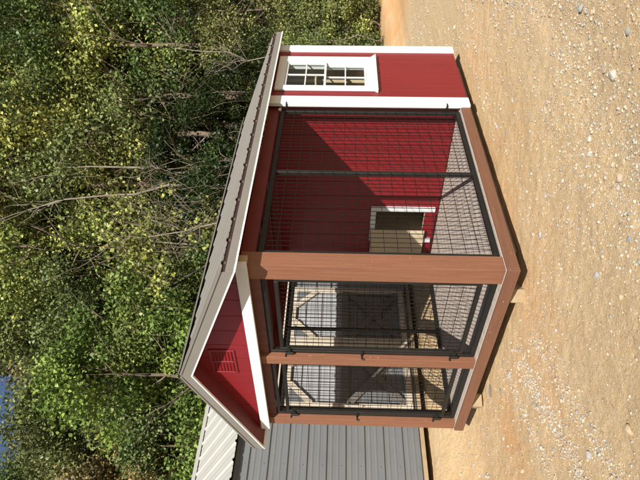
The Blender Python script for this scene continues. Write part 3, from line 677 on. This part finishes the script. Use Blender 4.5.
# labels that several individuals share get the bearing that tells them apart
cnt = {}
for o in [o for o in col.objects if o.get('category') in ('tree', 'shrub')]: cnt.setdefault(o['label'], []).append(o)
for L, os_ in cnt.items():
    if len(os_) > 1:
        os_.sort(key=lambda o: (Vector(o.location) - CAM).dot(RT) / (Vector(o.location) - CAM).dot(FW))
        words = ['lowest in photo', 'highest in photo', 'middle one', 'second highest']
        order = {2: [0, 1], 3: [0, 2, 1], 4: [0, 2, 3, 1]}.get(len(os_))
        if order:
            for o, i in zip(os_, order): o['label'] = L + ', ' + words[i]
# far wood: one mass, the forest interior's shade put into its leaf colour
cs = []; rs = []
g = random.Random(5)
for i in range(760):
    s = g.uniform(-16, 18); top = 12.0 if s < -11 else (14 if s < -7 else 20); d = g.uniform(28, 33)
    q = sd(s, d, top * g.random() ** 1.5 + .2); cs.append(tuple(q)); rs.append(g.uniform(.8, 1.5))
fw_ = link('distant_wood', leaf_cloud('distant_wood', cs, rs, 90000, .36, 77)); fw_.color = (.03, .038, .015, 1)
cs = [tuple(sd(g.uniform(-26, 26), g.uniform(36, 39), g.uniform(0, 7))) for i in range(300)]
fw2 = link('distant_thicket', leaf_cloud('distant_thicket', cs, [2.0] * 300, 45000, .8, 79)); fw2.color = (.03, .038, .015, 1)  # leaf colour darkened for shade like the far wood
tag(fw2, 'low far thicket in painted shade closing the gaps under the trees', 'thicket', kind='stuff')
tag(fw_, 'solid mass of far trees in painted shade filling the wood behind the nearer ones', 'wood', kind='stuff')
# undergrowth along the edge
cs = []; rs = []
for i in range(260):
    s = g.uniform(-9, 10); d = 13.0 + 4.2 * float(smooth((s - 3) / 3.5)) + abs(g.gauss(0, 1.4)); q = sd(s, d); z = float(gh(q.x, q.y)); cs.append((q.x, q.y, z + g.uniform(.0, .35))); rs.append(g.uniform(.2, .5))
ug = link('undergrowth', leaf_cloud('undergrowth', cs, rs, 26000, .07, 78, flat=.7)); ug.color = (.06, .07, .028, 1)
tag(ug, 'weeds and brambles along the foot of the wood', 'undergrowth', kind='stuff')

# bare branches, leaning stems and the tangle of vines
def dead(name, label, a, b, r, seed, twigs=9, bark=m_palebark):
    gg = random.Random(seed); mb = MB(); a = Vector(a); b = Vector(b); n_ = 9; pts = []; rad = []
    L = (b - a).length
    for i in range(n_ + 1):
        t = i / n_; pts.append(a.lerp(b, t) + Vector([gg.gauss(0, .018 * L) for _ in range(3)]) * (1 if 0 < i < n_ else 0)); rad.append(r * (1 - .7 * t) + .004)
    mb.tube(pts, rad, 7)
    root = empty(name, tuple(a)); IM = Matrix.Translation(-a)
    o = mb.build('trunk', bark, root, smooth=True); o.data.transform(IM)
    tw = MB(); tips = []
    for i in range(twigs):
        k_ = gg.randint(3, n_); d = Vector([gg.gauss(0, 1) for _ in range(3)]); d = (d + (b - a).normalized() * .8).normalized()
        limb(tw, pts[k_], d, L * gg.uniform(.08, .2), rad[k_] * .35 + .003, 1, tips, gg, 4, .5)
    o = tw.build('twigs', bark, root, smooth=True); tag(o, kind='stuff'); o.data.transform(IM)
    tag(root, label, 'bare tree', 'bare stems among the trees'); return root
def gpt(u, d): s = (u - 240) / 549.2 * d; q = sd(s, d); return Vector((q.x, q.y, float(gh(q.x, q.y)) - .05))
dead('bare_tree', 'pale bare trunk leaning left over the kennel ridge between yellow-green leaves', gpt(318, 14.2), at(270, 28, 14.8), .045, 1)
dead('bare_tree', 'short pale leaning stem in the tangle of vines just above the kennel roof', gpt(300, 13.1), at(243, 148, 13.2), .032, 2)
dead('bare_tree', 'straight pale trunk standing in shade above the far half of the kennel roof', gpt(322, 14.6), at(312, 60, 15.2), .05, 3, 5)
dead('bare_tree', 'thin forked bare stem in the dark above the far end of the kennel roof', gpt(395, 14), at(432, 175, 14), .018, 4, 7)
dead('bare_tree', 'slim pale sapling leaning right behind the shrubs past the kennel', gpt(445, 15), at(436, 268, 14.6), .018, 5, 4)
0 and dead('bare_tree', 'dark bare trunk behind the left slope of the kennel roof', gpt(150, 14.2), at(112, 60, 15.5), .06, 6, 10, m_bark)
vb = MB(); gg = random.Random(9)
def curve_bunch(n, uc, vc, su, sv, L, r, d0=12.9, dr=.9):
    for i in range(n):
        p = at(gg.gauss(uc, su), gg.gauss(vc, sv), d0 + gg.random() * dr); a = gg.uniform(-.9, .9); dr_ = (Vector((RT.x, RT.y, 0)) * math.sin(a) * 1.0 + Vector((0, 0, math.cos(a))) * gg.choice((-1, 1))).normalized()
        pts = [p]; q = p.copy(); d = dr_
        for k_ in range(7):
            d = (d + Vector([gg.gauss(0, .16) for _ in range(3)]) + Vector((0, 0, -.05))).normalized(); q = q + d * L * gg.uniform(.5, 1) / 7; pts.append(q.copy())
        rr = r * gg.uniform(.5, 1.3); vb.tube(pts, [rr * (1 - .1 * j) for j in range(8)], 4)
curve_bunch(90, 268, 175, 22, 34, 1.6, .0055)
curve_bunch(30, 300, 130, 26, 36, 1.5, .0055)
curve_bunch(30, 385, 190, 50, 40, 1.2, .005, 13.4)
curve_bunch(25, 200, 130, 60, 60, 1.8, .007, 13.6)
tag(vb.build('vine_tangle', m_vine, smooth=True), 'tangle of dry vines and twigs hanging among the trees', 'vines', kind='stuff')

# ================================================================== STONES, GRAVEL, LITTER ON THE DIRT
def pebble_mesh(seed, sub):
    bm = bmesh.new(); bmesh.ops.create_icosphere(bm, subdivisions=sub, radius=1); gg = random.Random(seed)
    sc_ = Vector((gg.uniform(.8, 1.2), gg.uniform(.6, .9), gg.uniform(.4, .65)))
    pl = [(Vector([gg.gauss(0, 1) for _ in range(3)]).normalized(), gg.uniform(.6, .85)) for _ in range(7)]
    for v in bm.verts:
        for n_, d in pl:
            e = v.co.dot(n_) - d
            if e > 0: v.co -= n_ * e
        v.co = Vector((v.co.x * sc_.x, v.co.y * sc_.y, v.co.z * sc_.z)) * (1 + gg.gauss(0, .04))
    me = bpy.data.meshes.new('stone'); bm.to_mesh(me); bm.free(); me.materials.append(m_stone); return me
SM = [pebble_mesh(i, 2) for i in range(9)]
def inside(x, y): return (-W - .02 < x < .01 and 0 < y < 3.7) or x < SX + .02
def seen(x, y, z=-.17):
    d = Vector((x, y, z)) - CAM; f = d.dot(FW)
    if f < .4: return None
    u = 240 + 549.2 * d.dot(RT) / f; v = 320 - 549.2 * d.dot(UPV) / f
    return (u, v, f) if -15 < u < 495 and v < 655 else None
def density(x, y):
    b = .16 + .9 * np.exp(-((x - 1.75 - .05 * y) / .5) ** 2) + .5 * np.exp(-((x - 1.1) / .28) ** 2) * (y < .8)
    b *= .35 + 1.5 * max(0., float(vnoise(np.array([x * 1.7 + 30]), np.array([y * 1.1 + 12]))[0]) - .25)
    t = (y + .25) / -1.1
    b += 1.6 * np.exp(-((x - (-.74 + .43 * t)) / .10) ** 2) * (0 < t < 1.6)
    b += 1.0 * np.exp(-((x - (-1.05 + .40 * t)) / .06) ** 2) * (-.1 < t < 1.2) + .9 * np.exp(-((x - (-.42 + .43 * t)) / .08) ** 2) * (0 < t < 1.6)
    return b
cnt_ = 0; gg = random.Random(21)
while cnt_ < 300:
    x = gg.uniform(-3.4, 3.4); y = gg.uniform(-2.6, 4.5)
    if inside(x, y): continue
    q = seen(x, y)
    if not q or gg.random() > float(density(x, y)) * .7: continue
    sz = min(.026, gg.lognormvariate(math.log(.0118), .34)) * (1 if q[2] < 4 else 1.3)
    o = bpy.data.objects.new('stone', SM[cnt_ % 9]); col.objects.link(o); o.parent = ground
    o.location = (x, y, float(gh(x, y)) + sz * .12); o.scale = (sz, sz, sz); o.rotation_euler = (gg.gauss(0, .25), gg.gauss(0, .25), gg.random() * 6.3); cnt_ += 1
# the few larger grey stones that stand out
for px, py, sz in ((541, 235, .03), (502, 391, .022), (545, 195, .02), (597, 275, .03), (486, 476, .03), (615, 178, .03), (580, 8, .035), (590, 455, .03), (630, 430, .035), (622, 297, .024), (500, 296, .016), (610, 75, .04), (601, 67, .03)):
    u, v = 480 - py, px; dr_ = FW + RT * ((u - 240) / 549.2) - UPV * ((v - 320) / 549.2); t = (-.215 - CAM.z) / dr_.z; q = CAM + dr_ * t
    o = bpy.data.objects.new('stone', SM[(px + py) % 9]); col.objects.link(o); o.parent = ground; o.location = (q.x, q.y, float(gh(q.x, q.y)) + sz * .2); o.scale = (sz,) * 3; o.rotation_euler = (0, 0, px)
# gravel
base_v = []; 
for i in range(6):
    me = pebble_mesh(50 + i, 1); v = np.zeros(len(me.vertices) * 3); me.vertices.foreach_get('co', v); f = np.array([p.vertices[:] for p in me.polygons]); base_v.append((v.reshape(-1, 3), f)); bpy.data.meshes.remove(me)
VV = []; FF = []; TT = []; off = 0; c = 0; g2 = np.random.default_rng(4)
while c < 15000:
    x = g2.uniform(-3.4, 4.2); y = g2.uniform(-2.6, 9)
    if y > 4 and g2.random() < .5: continue
    if inside(x, y): continue
    if not seen(x, y) or g2.random() > float(density(x, y)) * .55: continue
    v, f = base_v[c % 6]; a = g2.random() * 6.28; s_ = min(.018, np.exp(g2.normal(np.log(.0058), .48))) * (1 if y < 2 else 1.5)
    cs_, sn = math.cos(a), math.sin(a); vv = v * s_; vv = np.stack([vv[:, 0] * cs_ - vv[:, 1] * sn, vv[:, 0] * sn + vv[:, 1] * cs_, vv[:, 2]], 1) + (x, y, float(gh(x, y)) + s_ * .15)
    VV.append(vv); FF.append(f + off); off += len(v); TT.append(np.full(len(f), g2.random())); c += 1
gm_ = raw_mesh('gravel', np.concatenate(VV), np.concatenate(FF)); gm_.materials.append(m_stone)
a = gm_.attributes.new('tone', 'FLOAT', 'FACE'); a.data.foreach_set('value', np.concatenate(TT).astype(np.float32))
tag(link('gravel', gm_), 'loose pale gravel scattered over the dirt', 'gravel', kind='stuff')
# straw and twigs
tb = MB(); gg = random.Random(33); c = 0
while c < 900:
    x = gg.uniform(-3.2, 3.6); y = gg.uniform(-2.5, 5)
    if inside(x, y) or not seen(x, y): continue
    L = gg.uniform(.012, .05) * (1 if gg.random() < .95 else 2.2); a = gg.random() * 6.28; z = float(gh(x, y)) + .004
    x2, y2 = x + math.cos(a) * L, y + math.sin(a) * L; r_ = gg.uniform(.0007, .0016)
    tb.bar((x, y, z), (x2, y2, float(gh(x2, y2)) + .004 + gg.random() * .006), r_, r_ * .5, 3); c += 1
tag(tb.build('twig_litter', m_twig), 'bits of straw and twig lying on the dirt', 'litter', kind='stuff')
u, v = 480 - 391, 491; dr_ = FW + RT * ((u - 240) / 549.2) - UPV * ((v - 320) / 549.2); q = CAM + dr_ * ((-.215 - CAM.z) / dr_.z)
mb = MB(); z = float(gh(q.x, q.y)); mb.tube([(-.055, 0, .008), (-.02, .006, .013), (.02, -.002, .013), (.055, .012, .009)], [.007, .013, .013, .006], 7)
st = mb.build('wood_chip', mat('grey_wood', (.13, .12, .11), .9, bump=.4)); st.location = (q.x, q.y, z); st.rotation_euler = (0, 0, .9); tag(st, 'dark grey bit of wood lying on the dirt before the kennel front', 'wood chip')
